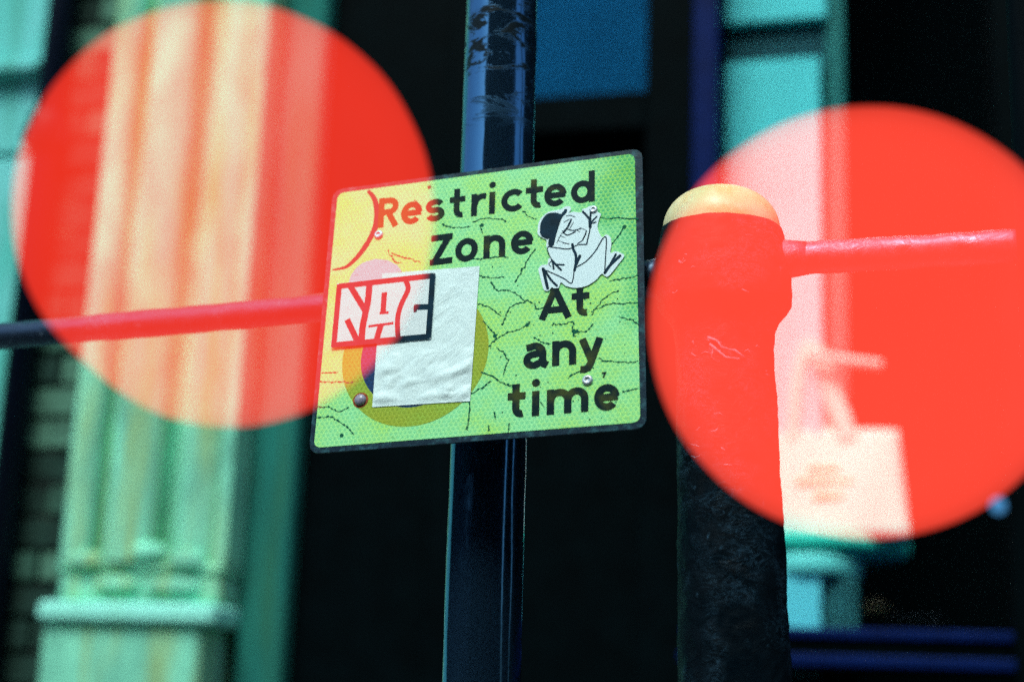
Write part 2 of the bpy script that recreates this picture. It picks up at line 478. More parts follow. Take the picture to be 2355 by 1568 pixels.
def strap(pts, wpx, d, name, mat, par, th=.006):
    P = [V((S(a, b, d), d, Z(a, b, d))) for a, b in pts]; hw = wpx / 3557 * 4.5 / 2
    vs, fs = [], []
    for i, p in enumerate(P):
        t = (P[min(i + 1, len(P) - 1)] - P[max(i - 1, 0)]).normalized(); nrm = V((t.z, 0, -t.x)) * hw
        vs += [p - nrm, p + nrm, p + nrm + V((0, th, 0)), p - nrm + V((0, th, 0))]
    for i in range(len(P) - 1):
        for k in range(4): fs.append((i * 4 + k, i * 4 + (k + 1) % 4, i * 4 + 4 + (k + 1) % 4, i * 4 + 4 + k))
    fs += [(3, 2, 1, 0), tuple(len(vs) - 4 + k for k in range(4))]
    return link(name, vs, fs, mat, par)
strap([(1822, 1010), (1828, 920), (1836, 850), (1852, 795), (1868, 785)], 24, d2 - .02, "handle", can.m, e)
strap([(1868, 797), (1888, 830), (1912, 900), (1936, 960), (1950, 1010)], 40, d2 - .022, "handle", can.m, e)
strap([(1875, 800), (1886, 850), (1892, 920), (1900, 1010)], 30, d2 + .02, "handle", can.m, e)
ink = simple("tan_ink", (.86, .72, .42), .8, .1)
mb = MB()
for (y, segs) in ((1082, [(1862, 1882), (1888, 1902), (1907, 1930)]), (1112, [(1836, 1862), (1868, 1886), (1892, 1912), (1920, 1938), (1944, 1962)]), (1146, [(1876, 1900), (1905, 1922), (1926, 1940)])):
    for a, b in segs:
        q = .07 * (y - 985) / 253 + .010
        mb.box(S(a, y, d2), S(b, y, d2), d2 - q - .006, d2 - q + .003, Z(a, y + 5, d2), Z(a, y - 4, d2))
body = MB(); body.add(bag_vf[0], bag_vf[1], 0); body.add(mb.v, mb.f, 1)
body.build("bag_body", [can.m, ink], e, smooth=True)
# hook rail
e = empty("display_hook", mat=FM); tag(e, "short pale horizontal peg holding the tote bag handles", "hook")
a, b = V((S(1868, 818, .2), .2, Z(1868, 818, .2))), V((S(2024, 838, .18), .18, Z(2024, 838, .18)))
vs, fs = tube([a, a.lerp(b, .5), b, b + (b - a).normalized() * .008], [.013, .013, .013, .007], 16)
link("peg", vs, fs, simple("peg_cream", (.6, .75, .7), .5), e, smooth=True)
# table with rounded lip & pedestal
def lathe(cx, cy, prof_, seg=40):
    vs = []; n = len(prof_)
    for z, r in prof_:
        for k in range(seg):
            a = 2 * math.pi * k / seg; vs.append(V((cx + r * math.cos(a), cy + r * math.sin(a), z)))
    fs = [(i * seg + k, i * seg + (k + 1) % seg, (i + 1) * seg + (k + 1) % seg, (i + 1) * seg + k) for i in range(n - 1) for k in range(seg)]
    fs += [tuple(range(seg - 1, -1, -1)), tuple(range((n - 1) * seg, n * seg))]
    return vs, fs
e = empty("display_table", mat=FM); tag(e, "round green topped display table under the tote bag on a pale pedestal", "table")
zT, zL = Z(2000, 1236, d2), Z(1950, 1278, d2)
cx = S(1860, 1250, .2); rr = (S(2092, 1240, .2) - cx)
h = zT - zL
cyT = .128 + rr
vs, fs = lathe(cx, cyT, [(zL, rr * .86), (zL + h * .12, rr * .93), (zL + h * .3, rr * .985), (zL + h * .45, rr), (zT, rr)])
link("table_top", vs, fs, simple("green_enamel", (.03, .80, .64), .5, .2, .05), e, smooth=True)
r2 = S(1984, 1300, d2) - cx
vs, fs = lathe(cx, .135 + r2, [(Z(1900, 1326, d2), r2 * .97), (Z(1900, 1318, d2), r2), (Z(1900, 1290, d2), r2), (zL - .003, r2 * .96)])
link("pedestal_collar", vs, fs, simple("collar_pale_green", (.16, .85, .85), .5, .4), e, smooth=True)
mb = MB(); mb.box(S(1780, 1380, d2), S(1893, 1380, d2), d2 - .095, d2 + .2, zsill - .27, Z(1850, 1322, d2), bev=.004)
mb.build("front_panel", simple("panel_pale_blue", (.14, .78, .95), .5, .3), e)
mb = MB(); mb.box(S(1896, 1380, d2), S(1975, 1380, d2), d2 - .07, d2 + .1, zsill - .27, Z(1850, 1327, d2), bev=.004)
mb.box(S(1938, 1380, d2), S(1950, 1380, d2), d2 - .09, d2 - .072, zsill - .27, Z(1850, 1327, d2))
mb.build("side_panel", simple("panel_dark_teal", (.014, .12, .14), .5, .3, .3, 9), e)
# little interior lamp
e = empty("window_lamp", mat=FM); tag(e, "tiny bluish white lamp glowing deep in the window at the right edge", "lamp")
d3 = .9
lm = N("lamp_glow"); lm.col((.01, .03, .06)).spec(.1); lm.b.inputs["Emission Color"].default_value = (.04, .16, .33, 1); lm.b.inputs["Emission Strength"].default_value = 1.0
vs, fs = lathe(S(2296, 1162, d3), d3, [(Z(2296, 1180, d3), .005), (Z(2296, 1174, d3), .018), (Z(2296, 1162, d3), .024), (Z(2296, 1148, d3), .016), (Z(2296, 1144, d3), .006)], 20)
link("bulb", vs, fs, lm.m, e, smooth=True)
vs, fs = tube([V((S(2296, 1144, d3), d3, Z(2296, 1145, d3))), V((S(2296, 1144, d3), d3, TOP))], [.004, .004], 8)
link("cord", vs, fs, M['black'], e)

# --- unseen building added across the street (behind the camera): it blocks the low sky in front, leaving gaps left and right
e = empty("unseen_opposite_building", mat=FM); tag(e, "unseen dark brick terrace behind the photographer, added to darken reflections", "building")
mb = MB(); mb.box(-4.2, 24, -15, -11.0, -.12, 12.0); mb.build("wall", simple("opposite_brick", (.012, .018, .022), .9, .05), e)
for i in range(8):
    for j in range(3):
        mb = MB(); mb.box(-3.2 + i * 3.1, -2.0 + i * 3.1, -10.99, -10.93, 1.2 + j * 3.3, 3.1 + j * 3.3); mb.build("window", M['black'], e)
e = empty("unseen_corner_building", mat=FM); tag(e, "unseen dark building far beyond the left side, added to block low sky", "building")  # added out of view: hides low sky from the pole's lower reflections
mb = MB(); mb.box(-48, -44, -60, 30, -.12, 12.5); mb.build("wall", simple("far_brick", (.012, .018, .022), .9, .05), e)
mb = MB(); mb.box(-44.1, -4.6, -60, -50, -.12, 13.5); mb.build("wing", simple("far_brick_wing", (.012, .018, .022), .9, .05), e)

# ================================================================= STREET FURNITURE
# --- rails and posts
YP = 1.47
def post_axis(py):  # centre line of the bollard in the photograph
    t = (py - 440) / (1568 - 440); return atY(1656 + 34 * t, py, YP)
sc_ = lambda: YP / 3557 / math.cos(math.radians(13)) * 1.02
K = (atY(1800, 900, YP) - atY(1500, 900, YP)).length / 300
tag_e = empty("bollard", (atY(1690, 1568, YP).x, YP, 0)); tag(tag_e, "thick black iron bollard with a yellow domed cap right of the sign", "bollard")
def loc(v, o): return v - o.location
rnd = random.Random(3)
prof_ = [(532, 138), (548, 142), (575, 149), (600, 154), (640, 156), (680, 157), (704, 155), (722, 144), (742, 126), (765, 116), (800, 112), (900, 113), (1100, 116), (1300, 121), (1568, 124)]
ys = []
for (y0, r0), (y1, r1) in zip(prof_[:-1], prof_[1:]):
    n = max(1, int((y1 - y0) / 7))
    for k in range(n): ys.append((y0 + (y1 - y0) * k / n, r0 + (r1 - r0) * k / n))
path = [post_axis(y) for y, r in ys]; rad = [r * K for y, r in ys]
dirv = (path[-1] - path[0]).normalized()
g = path[-1]; k = (g.z) / -dirv.z
path.append(g + dirv * (k * .5)); rad.append(125 * K); path.append(g + dirv * (k * 1.0)); rad.append(126 * K)
path = path[::-1]; rad = rad[::-1]
SEG = 96
vs, fs = [], []
from mathutils import noise as mn
for p, r in zip(path, rad):
    for k in range(SEG):
        a = 2 * math.pi * k / SEG
        q = V((p.x * 0 + math.cos(a), math.sin(a), 0))
        nz_ = mn.noise(V((math.cos(a) * 2.2, math.sin(a) * 2.2, p.z * 32))) * .0016 + mn.noise(V((math.cos(a) * 6, math.sin(a) * 6, p.z * 110))) * .0009
        if 1.86 < p.z: nz_ *= 1.5
        vs.append(p + q * (r + nz_) - tag_e.location)
for i in range(len(path) - 1):
    for k in range(SEG):
        j = (k + 1) % SEG; fs.append((i * SEG + k, i * SEG + j, (i + 1) * SEG + j, (i + 1) * SEG + k))
fs += [tuple(range(SEG - 1, -1, -1)), tuple(range((len(path) - 1) * SEG, len(path) * SEG))]
shaft_vf = (vs, fs)
# flaked scar and pale scuffs in the paint
fl = MB(); rs = random.Random(11)
def onpost(px, py):
    c = post_axis(py); rr_ = 0
    for (y0, r0), (y1, r1) in zip(prof_[:-1], prof_[1:]):
        if y0 <= py <= y1: rr_ = (r0 + (r1 - r0) * (py - y0) / (y1 - y0)) * K
    p = atY(px, py, YP)
    for _ in range(3):
        dx = max(-rr_ * .95, min(rr_ * .95, p.x - c.x)); p = atY(px, py, YP - math.sqrt(rr_ ** 2 - dx ** 2))
    return p - tag_e.location
scars = [[(1628, 775), (1648, 782), (1660, 798), (1690, 806), (1712, 822)], [(1632, 790), (1650, 806), (1668, 822), (1700, 826)], [(1640, 800), (1636, 820), (1652, 834)]]
for _ in range(46):
    x0, y0 = rs.uniform(1530, 1780), rs.choice([rs.uniform(560, 640), rs.uniform(545, 690), rs.uniform(780, 1150)])
    x0 = max(x0, 1590) if y0 > 700 else x0; x0 = min(x0, 1745)
    L0 = rs.uniform(6, 26); scars.append([(x0, y0), (x0 + L0 * .5, y0 + rs.uniform(-5, 5)), (x0 + L0, y0 + rs.uniform(-8, 8))])
for q in scars:
    P = [onpost(min(1790, a), b) for a, b in q]
    v_, f_ = tube(P, [.0004 + (.0009 if len(q) > 3 else .0001)] * len(P), 6, jit=.3); fl.add(v_, f_)
n0 = len(shaft_vf[0])
link("shaft", shaft_vf[0] + fl.v, shaft_vf[1] + [tuple(n0 + i for i in f) for f in fl.f], [M['post'], simple("flaked_paint", (.10, .19, .27), .5, .3, .5, 200)], tag_e, [0] * len(shaft_vf[1]) + [1] * len(fl.f), smooth=True)
# dome cap
cp = post_axis(532); ap = post_axis(436)
H = (ap.z - cp.z) * 1.0
vs, fs = [], []
rc = 137.5 * K
nr = 16
for i in range(nr + 1):
    t = i / nr * math.pi / 2
    r = rc * max(1e-4, math.cos(t) ** .82); z = cp.z + H * math.sin(t)
    for k in range(SEG):
        a = 2 * math.pi * k / SEG
        vs.append(V((cp.x + (ap.x - cp.x) * i / nr + r * math.cos(a), cp.y + r * math.sin(a), z)) - tag_e.location)
for i in range(nr):
    for k in range(SEG):
        j = (k + 1) % SEG; fs.append((i * SEG + k, i * SEG + j, (i + 1) * SEG + j, (i + 1) * SEG + k))
link("domed_cap", vs, fs, M['cap'], tag_e, smooth=True)

# rails: horizontal bars either side of the bollard
Lp = atY(1600, 632, YP); Le = atZ(0, 774, Lp.z); Le = Le + (Le - Lp) * .25
Rp = atY(1690, 603, YP); Re = atZ(2338, 566, Rp.z)
def rail(name, a, b, r0, r1, label):
    e = empty(name, tuple(a)); tag(e, label, "handrail", "iron rails fixed to the bollard")
    n = 70; P, Rr = [], []
    for i in range(n + 1):
        t = i / n; P.append(a.lerp(b, t) - a); Rr.append((r0 + (r1 - r0) * t) * (1 + .012 * math.sin(i * 1.7) + .01 * math.sin(i * .61)))
    vs, fs = tube(P, Rr, 40)
    vs = [v + V((0, 0, mn.noise(v * 30) * .0012)) for v in vs]
    link("bar", vs, fs, M['rail'], e, smooth=True)
    # weld lump at the bollard
    d = (P[-1] - P[0]).normalized()
    vs, fs = tube([d * .035, d * .045, d * .058, d * .072], [r0 * 1.28, r0 * 1.22, r0 * 1.12, r0 * 1.0], 32)
    link("weld_collar", vs, fs, M['rail'], e, smooth=True)
    return e
rail("handrail", Rp, Re, .0163, .0163, "short black iron rail running right from the bollard")
rail("handrail", Lp, Le, .0160, .0160, "long black iron rail running left from the bollard behind the sign")

# pole carrying the sign
SGO = CAM + V((-0.0354612277, 1.5, 0.40282695))
SYAW, STILT, SLEAN = 0.294620278, 0.0660875613, -0.188249067
ex = V((math.cos(SYAW), -math.sin(SYAW), 0)); ez = V((0, 0, 1))
sx = ex * math.cos(STILT) + ez * math.sin(STILT); sz = -ex * math.sin(STILT) + ez * math.cos(STILT)
nn = sx.cross(sz); sz = sz * math.cos(SLEAN) + nn * math.sin(SLEAN); sn = sx.cross(sz)   # sn points towards the viewer
PR = (atY(1237, 60, 1.6) - atY(1076, 60, 1.6)).length / 2
tp = onplane(1150, 390, SGO, sn)
YPOLE = tp.y + PR + .012
a = atY(1155, 0, YPOLE); b = atY(1107, 1568, YPOLE)
def pole(name, a, b, r, label, mat='pole'):
    d = (a - b).normalized(); g = b + d * (-b.z / d.z); t = b + d * ((3.6 - b.z) / d.z)
    e = empty(name, tuple(g)); tag(e, label, "pole", "upright iron poles along the rail")
    n = 130; P = [(g.lerp(t, i / n) - g) for i in range(n + 1)]
    vs, fs = tube(P, [r] * (n + 1), 64)
    vs = [v + V((v.x, v.y, 0)).normalized() * (mn.noise(V((v.x * 60, v.y * 60, v.z * 22))) * (.0006 if v.z < 2.08 else .0016)) for v in vs]
    link("shaft", vs, fs, M[mat], e, smooth=True)
    vs, fs = tube([V((0, 0, .003)), V((0, 0, .05)), V((0, 0, .08))], [r * 1.5, r * 1.4, r * 1.05], 48)
    link("foot", vs, fs, M['post'], e, smooth=True)
    return e
pole("iron_pole", a, b, PR, "tall glossy black pole with peeling paint standing behind the sign")
ra = atY(2362, 0, Re.y + .02); rb = atY(2362, 1568, Re.y + .02)
rb.x = ra.x = atY(2376, 566, Re.y + .02).x
pole("iron_pole", ra, rb, (atY(2376, 566, Re.y) - atY(2337, 566, Re.y)).length, "black pole at the right edge of the picture where the short rail ends", 'matte')

# ================================================================= THE SIGN
SM = Matrix((sx, sz, sn)).transposed().to_4x4(); SM.translation = SGO
SI = SM.inverted()
REG = {'A': (689.9, 322.0, .4694), '1': (718.7, 333.5, .23467), '2': (1092.4, 322.0, .24195), '3': (689.9, 661.2, .25302), '4': (1092.4, 661.2, .25295), 'F': (0, 0, 1)}
def P2(reg, x, y):                      # measured point -> metres on the sign face
    a, b, k = REG[reg]; v = SI @ onplane(a + k * x, b + k * y, SGO, sn); return V((v.x, v.y))
SPX = .34 / 715                         # metres per photo pixel on the sign
sign = empty("road_sign", mat=SM); tag(sign, "crooked green and yellow honeycomb sign reading Restricted Zone At any time", "sign")

def rrect(c, r, n=8):                   # rounded quad through 4 corners (tl,tr,br,bl)
    out = []
    for i in range(4):
        p = c[i]; a = (c[i - 1] - p).normalized(); b = (c[(i + 1) % 4] - p).normalized()
        s, t = p + a * r, p + b * r
        for k in range(n + 1):
            u = k / n; out.append(s * (1 - u) ** 2 + p * 2 * u * (1 - u) + t * u ** 2)
    return out
def plate(name, outline, z0, z1, mats, parent, fm=None, extra=None):
    n = len(outline)
    vs = [V((p.x, p.y, z0)) for p in outline] + [V((p.x, p.y, z1)) for p in outline]
    fs = [tuple(range(n)), tuple(range(2 * n - 1, n - 1, -1))] + [(i, (i + 1) % n, n + (i + 1) % n, n + i) for i in range(n)]
    fs = [tuple(reversed(f)) for f in fs]
    # orientation: clockwise outline (tl,tr,br,bl) -> front is +z
    return link(name, vs, fs, mats, parent)
zc_ = [0.0004]
def ribbon(mb, pts, wd, z, mi=0, closed=False, w_end=None, capround=False):
    """flat stroke of width wd through pts (metres)"""
    zc_[0] += 2e-6; z = z + (zc_[0] % 1e-4)
    n = len(pts); L, Rg = [], []
    for i, p in enumerate(pts):
        if closed: a, b = pts[i - 1], pts[(i + 1) % n]
        else: a, b = pts[max(i - 1, 0)], pts[min(i + 1, n - 1)]
        d1_ = (p - a); d2_ = (b - p)
        if d1_.length < 1e-9: d1_ = d2_
        if d2_.length < 1e-9: d2_ = d1_
        t = (d1_.normalized() + d2_.normalized()); t = t.normalized() if t.length > 1e-6 else d2_.normalized()
        nr_ = V((-t.y, t.x)); m = 1 / max(.45, nr_.dot(V((-d2_.normalized().y, d2_.normalized().x))))
        ww = wd if w_end is None else wd + (w_end - wd) * i / (n - 1)
        L.append(p + nr_ * ww / 2 * m); Rg.append(p - nr_ * ww / 2 * m)
    vs = [V((q.x, q.y, z)) for q in L] + [V((q.x, q.y, z)) for q in Rg]
    m_ = n if closed else n - 1
    mb.add(vs, [(i, n + i, n + (i + 1) % n, (i + 1) % n) for i in range(m_)], mi)
    if capround:
        for p in (pts[0], pts[-1]): dot(mb, p, wd / 2 if (p is pts[0] or w_end is None) else w_end / 2, z + 1e-6, mi)
def dot(mb, c, r, z, mi=0, n=18, ry=None):
    zc_[0] += 2e-6; z = z + (zc_[0] % 1e-4)
    mb.add([V((c.x + r * math.cos(2 * math.pi * k / n), c.y + (ry or r) * math.sin(2 * math.pi * k / n), z)) for k in range(n)], [tuple(range(n))], mi)
def smooth_pts(pts, k=6):
    if len(pts) < 3: return pts
    out = []
    for i in range(len(pts) - 1):
        p0, p1, p2, p3 = pts[max(i - 1, 0)], pts[i], pts[i + 1], pts[min(i + 2, len(pts) - 1)]
        for j in range(k):
            t = j / k
            out.append(.5 * ((2 * p1) + (p2 - p0) * t + (2 * p0 - 5 * p1 + 4 * p2 - p3) * t * t + (3 * p1 - p0 - 3 * p2 + p3) * t ** 3))
    out.append(pts[-1]); return out

corners = [P2('F', 766, 437), P2('F', 1477, 341), P2('F', 1487, 984), P2('F', 710, 1043)]
inner = [P2('A', 186, 262), P2('A', 1640, 67), P2('A', 1668, 1382), P2('A', 68, 1508)]
edge_m = N("sign_border_black")
edge_m.col(edge_m.mix(edge_m.ramp(edge_m.noise(90, 6, .7), [(.50, 0.), (.68, 1.)]), (.002, .020, .040), (.03, .12, .15))).spec(.15).rough(.42).bump(edge_m.noise(200, 4), .3, .001)
border = plate("backing_plate", rrect(corners, .0125), -.0022, 0.0, edge_m.m, sign)

def hexmat(name, light, dark, dirt, contrast, rough=.35, alt=None):
    m = N(name)
    a = .00495
    p = m.mp((1 / a, 1 / (a * 1.7320508), 0), (.03, .01, 0))
    def cell(q):
        f = m.vm('SUBTRACT', m.vm('FRACTION', q), (.5, .5, 0))
        return m.vm('MULTIPLY', f, (1, 1.7320508, 0))
    c1, c2 = cell(p), cell(m.vm('ADD', p, (.5, .5, 0)))
    l1, l2 = m.vm('LENGTH', c1), m.vm('LENGTH', c2)
    d = m.math('MINIMUM', l1, l2)
    s1, s2 = m.vm('LENGTH', m.vm('ADD', c1, (0, .16, 0))), m.vm('LENGTH', m.vm('ADD', c2, (0, .16, 0)))
    near = m.math('LESS_THAN', l1, l2)
    sd = m.math('ADD', m.math('MULTIPLY', near, s1), m.math('MULTIPLY', m.math('SUBTRACT', 1, near), s2))
    rim = m.ramp(d, [(.36, 0.), (.47, 1.)])                       # the pale net between the cells
    cres = m.ramp(sd, [(.18, 1.), (.36, .25)])                     # darker lower half of every cell
    # contrast of the film varies over the plate: worn flat in the middle, strong at the top right corner
    sep = m.n("SeparateXYZ"); m.lk(m.tc.outputs["Object"], sep.inputs[0])
    g = m.math('ADD', m.math('MULTIPLY', sep.outputs[0], 6.0), m.math('MULTIPLY', sep.outputs[1], 3.0))
    bl = m.math('MULTIPLY', m.math('SUBTRACT', m.noise(9, 3), .5), 1.0)
    mr = m.n("MapRange"); mr.inputs[1].default_value = .93; mr.inputs[2].default_value = 1.25
    m.lk(m.math('ADD', g, bl), mr.inputs[0])
    corner = mr.outputs[0]
    amt = m.math('ADD', contrast, m.math('MULTIPLY', corner, .75), clamp=True)
    inv = m.math('MULTIPLY', m.math('SUBTRACT', 1, rim), m.math('ADD', m.math('MULTIPLY', cres, .6), .4))
    fac = m.math('MULTIPLY', inv, amt, clamp=True)
    big = m.ramp(m.noise(13, 4, .6), [(.40, 0.), (.62, 1.)])
    base = m.mix(big, light, alt or light)
    c = m.mix(fac, base, dark)
    c = m.mix(m.math('MULTIPLY', corner, .85), c, m.mix(1.0, c, (.42, .70, .36), 'MULTIPLY'))
    spots = m.ramp(m.noise(80, 5, .7), [(.63, 0.), (.70, 1.)])
    c = m.mix(m.math('MULTIPLY', spots, .5), c, dirt)
    m.col(c).rough(rough).spec(.2)
    m.bump(m.math('MULTIPLY', rim, 1.0), .12, .0004)
    return m.m
face = hexmat("sign_film_green", (.42, .97, .42), (.07, .57, .29), (.16, .40, .06), .50, alt=(.52, .95, .20))
crackm = simple("crack_green", (.004, .11, .065), .7, .1)
ringm = hexmat("sign_film_olive", (.36, .55, .06), (.26, .36, .02), (.36, .2, .02), .75, alt=(.42, .48, .035))
bluem = hexmat("sign_film_navy", (.004, .050, .17), (.002, .02, .075), (.01, .05, .1), .8)
pinkm = hexmat("sign_film_faded", (.50, .62, .70), (.40, .45, .5), (.4, .3, .3), .35)
fo = rrect(inner, .0085)


# roundel: ring and disc
cc_ = P2('A', 562, 1050); ro = (P2('A', 920, 1010) - P2('A', 204, 1085)).length / 2; ri = ro * .74
mb = MB(); zr = .00055
n = 96
ov = [(cc_.x + ro * math.cos(2 * math.pi * k / n), cc_.y + ro * math.sin(2 * math.pi * k / n), zr) for k in range(n)]
iv = [(cc_.x + ri * math.cos(2 * math.pi * k / n), cc_.y + ri * math.sin(2 * math.pi * k / n), zr) for k in range(n)]
mb.add(ov + iv, [(k, (k + 1) % n, n + (k + 1) % n, n + k) for k in range(n)], 0)
mb.build("roundel_ring", ringm, sign)
mb = MB(); mb.add(iv, [tuple(range(n))]); mb.build("roundel_disc", bluem, sign)
mb = MB(); pk = [(238, 705), (250, 665), (275, 628), (310, 602), (370, 584), (430, 590), (478, 615), (500, 645), (430, 660), (425, 720), (330, 760), (240, 760)]
mb.add([V((*P2('A', *q), .0007)) for q in pk][::-1], [tuple(range(len(pk)))]); mb.build("faded_patch", pinkm, sign)

# cracks in the film (beaded: the cells fill with dirt)
mb = MB()
cr = [[(870, 668), (930, 675), (1000, 672)], [(940, 700), (965, 735), (1040, 745), (1100, 785), (1150, 800)], [(1150, 800), (1160, 830), (1190, 825)],
 [(875, 805), (930, 820), (990, 860)], [(1110, 790), (1060, 805), (1020, 830), (1000, 890), (990, 905)], [(905, 895), (940, 935), (960, 965), (940, 1000), (925, 1010)],
 [(950, 985), (1010, 945), (1070, 930), (1110, 905), (1130, 890)], [(960, 1010), (1015, 1065), (1010, 1110), (1000, 1150)], [(890, 1140), (950, 1165), (1010, 1195), (1040, 1205)],
 [(835, 1245), (880, 1220), (940, 1180)], [(832, 1280), (826, 1350), (820, 1420)], [(1150, 970), (1190, 990), (1225, 1005)], [(1465, 1075), (1530, 1085), (1590, 1090), (1655, 1085)],
 [(1430, 855), (1470, 800), (1520, 760), (1560, 738)], [(1450, 830), (1520, 805), (1600, 800), (1660, 805)], [(1560, 865), (1620, 880), (1660, 905)],
 [(1340, 900), (1335, 940), (1345, 965)], [(1345, 945), (1400, 935), (1440, 900)], [(1470, 385), (1580, 385), (1660, 390)], [(1520, 520), (1560, 470), (1590, 425)],
 [(1520, 690), (1580, 680), (1660, 665)], [(850, 400), (910, 385), (990, 390), (1010, 400)], [(885, 420), (892, 455)], [(1060, 690), (1100, 620), (1150, 540)],
 [(1310, 1170), (1380, 1130), (1440, 1115)], [(80, 1308), (150, 1310), (200, 1330), (240, 1310)], [(80, 1360), (150, 1358), (200, 1385), (265, 1440)],
 [(1590, 1230), (1655, 1215)], [(1100, 350), (1120, 375), (1160, 390)], [(435, 545), (460, 590), (500, 600)], [(450, 560), (520, 580), (590, 600)], [(115, 1140), (190, 1140)],
 [(105, 1182), (200, 1185), (260, 1190)], [(1240, 900), (1290, 905), (1330, 890)], [(850, 585), (950, 575), (1020, 572)], [(1180, 1290), (1195, 1310)], [(950, 1340), (960, 1365)], [(1020, 1400), (1025, 1430)], [(925, 1405), (922, 1425)], [(560, 300), (600, 330)], [(700, 420), (760, 430), (840, 425)]]
rn = random.Random(5)
for c in cr:
    P = smooth_pts([P2('A', *q) for q in c], 5)
    P = [p + V((rn.uniform(-1, 1), rn.uniform(-1, 1))) * .0010 for p in P]
    ribbon(mb, P, .0006, .0006)
    acc = 0
    for a, b in zip(P[:-1], P[1:]):
        L_ = (b - a).length; t = (b - a).normalized()
        while acc < L_:
            p = a + t * acc; r1, r2 = rn.uniform(.0007, .0019), rn.uniform(.0005, .0010)
            if rn.random() < .86: ribbon(mb, [p - t * r1, p - t * r1 * .5, p + t * r1 * .5, p + t * r1], r2 * 2, .0006)
            acc += rn.uniform(.0032, .0052)
        acc -= L_
for _ in range(60):
    q = P2('A', rn.uniform(880, 1650), rn.uniform(420, 1380)); dot(mb, q, rn.uniform(.0004, .0010), .0006, n=6)
for (x, y) in ((1113, 907), (893, 418), (1340, 935), (1357, 938), (955, 960), (635, 232), (205, 1447), (1590, 427)): dot(mb, P2('A', x, y), .0021, .0006, n=9)
mb_cr = mb
mb = MB()
P = smooth_pts([P2('A', *q) for q in [(335, 250), (365, 290), (378, 350), (372, 420), (335, 500), (285, 570), (235, 617), (200, 630), (160, 637)]], 8)
for i in range(len(P) - 1):
    pass
n = len(P)
wd = [(.0036 + .0030 * math.sin(math.pi * min(1, i / n * 1.6))) if i < n * .5 else .0052 * (1 - (i / n - .5) / .5) + .0012 for i in range(n)]
Lx = []; Rx = []
for i, p in enumerate(P):
    t = (P[min(i + 1, n - 1)] - P[max(i - 1, 0)]).normalized(); q = V((-t.y, t.x)) * wd[i] / 2
    Lx.append(V((*(p + q), .00062))); Rx.append(V((*(p - q), .00062)))
mb.add(Lx + Rx, [(i, n + i, n + i + 1, i + 1) for i in range(n - 1)])
mb.build("marker_line", simple("marker_ink", (.03, .02, .02), .6, .3), sign)

n = len(fo); fb_ = MB()
fb_.add([V((p.x, p.y, .0002)) for p in fo] + [V((p.x, p.y, .0004)) for p in fo],
        [tuple(reversed(f)) for f in [tuple(range(n)), tuple(range(2 * n - 1, n - 1, -1))] + [(i, (i + 1) % n, n + (i + 1) % n, n + i) for i in range(n)]], 0)
fb_.add(mb_cr.v, mb_cr.f, 1)
fb_.build("film_face", [face, crackm], sign)
# lettering: stroke glyphs in x-height units -> (advance box width, strokes)
def ar(cx, cy, rx, ry, a0, a1, n=14, _k=2): n = n * _k; return [(cx + rx * math.cos(math.radians(a0 + (a1 - a0) * i / n)), cy + ry * math.sin(math.radians(a0 + (a1 - a0) * i / n))) for i in range(n + 1)]
W_ = .268
G = {
 'R': (1.02, [[(.145, 0), (.145, 1.34)], [(.145, 1.2), (.52, 1.2)] + ar(.54, .94, .28, .26, 85, -85) + [(.145, .68)], [(.46, .70), (.87, .0)]]),
 'e': (1.03, [[(.14, .5), (.98, .5)], ar(.515, .5, .375, .385, 4, 318, 22)]),
 's': (.88, [ar(.44, .68, .29, .2, 25, 165, 8) + ar(.42, .66, .27, .17, 180, 258, 5) + ar(.46, .31, .29, .2, 72, -10, 5) + ar(.45, .33, .30, .22, -30, -155, 8)]),
 't': (.74, [[(.33, 1.34), (.33, .38)] + ar(.56, .38, .23, .24, 180, 285, 7), [(.0, .86), (.72, .86)]]),
 'r': (.70, [[(.145, 1.0), (.145, 0)], [(.145, .45)] + ar(.52, .50, .34, .37, 165, 88, 7) + [(.68, .86)]]),
 'i': (.30, [[(.15, 1.0), (.15, 0)], 'dot']),
 'c': (.95, [ar(.52, .5, .375, .385, 42, 318, 22)]),
 'd': (1.06, [[(.915, 1.42), (.915, 0)], ar(.5, .5, .36, .385, 0, 360, 26)]),
 'Z': (1.05, [[(.06, 1.2), (.99, 1.2)], [(.83, 1.2), (.22, .14)], [(.03, .14), (1.02, .14)]]),
 'o': (1.06, [ar(.53, .5, .385, .385, 0, 360, 26)]),
 'n': (1.0, [[(.145, 1.0), (.145, 0)], [(.145, .5)] + ar(.5, .53, .355, .335, 160, 0, 12) + [(.855, 0)]]),
 'm': (1.6, [[(.145, 1.0), (.145, 0)], [(.145, .5)] + ar(.48, .55, .33, .315, 160, 0, 10) + [(.81, 0)], [(.81, .5)] + ar(1.14, .55, .32, .315, 160, 0, 10) + [(1.46, 0)]]),
 'a': (1.02, [[(.12, .80)] + ar(.46, .56, .34, .31, 118, 0, 10) + [(.80, .3), (.86, .12), (1.0, .06)], [(.80, .58), (.5, .55)] + ar(.42, .31, .28, .22, 100, 290, 12) + [(.72, .2), (.80, .34)]]),
 'y': (1.0, [[(.14, 1.0), (.535, .08)], [(.87, 1.0), (.48, -.02), (.38, -.19), (.24, -.24), (.06, -.23)]]),
 'A': (1.32, [[(.13, 0), (.66, 1.34)], [(.60, 1.34), (1.19, 0)], [(.3, .38), (1.0, .38)]]),
}
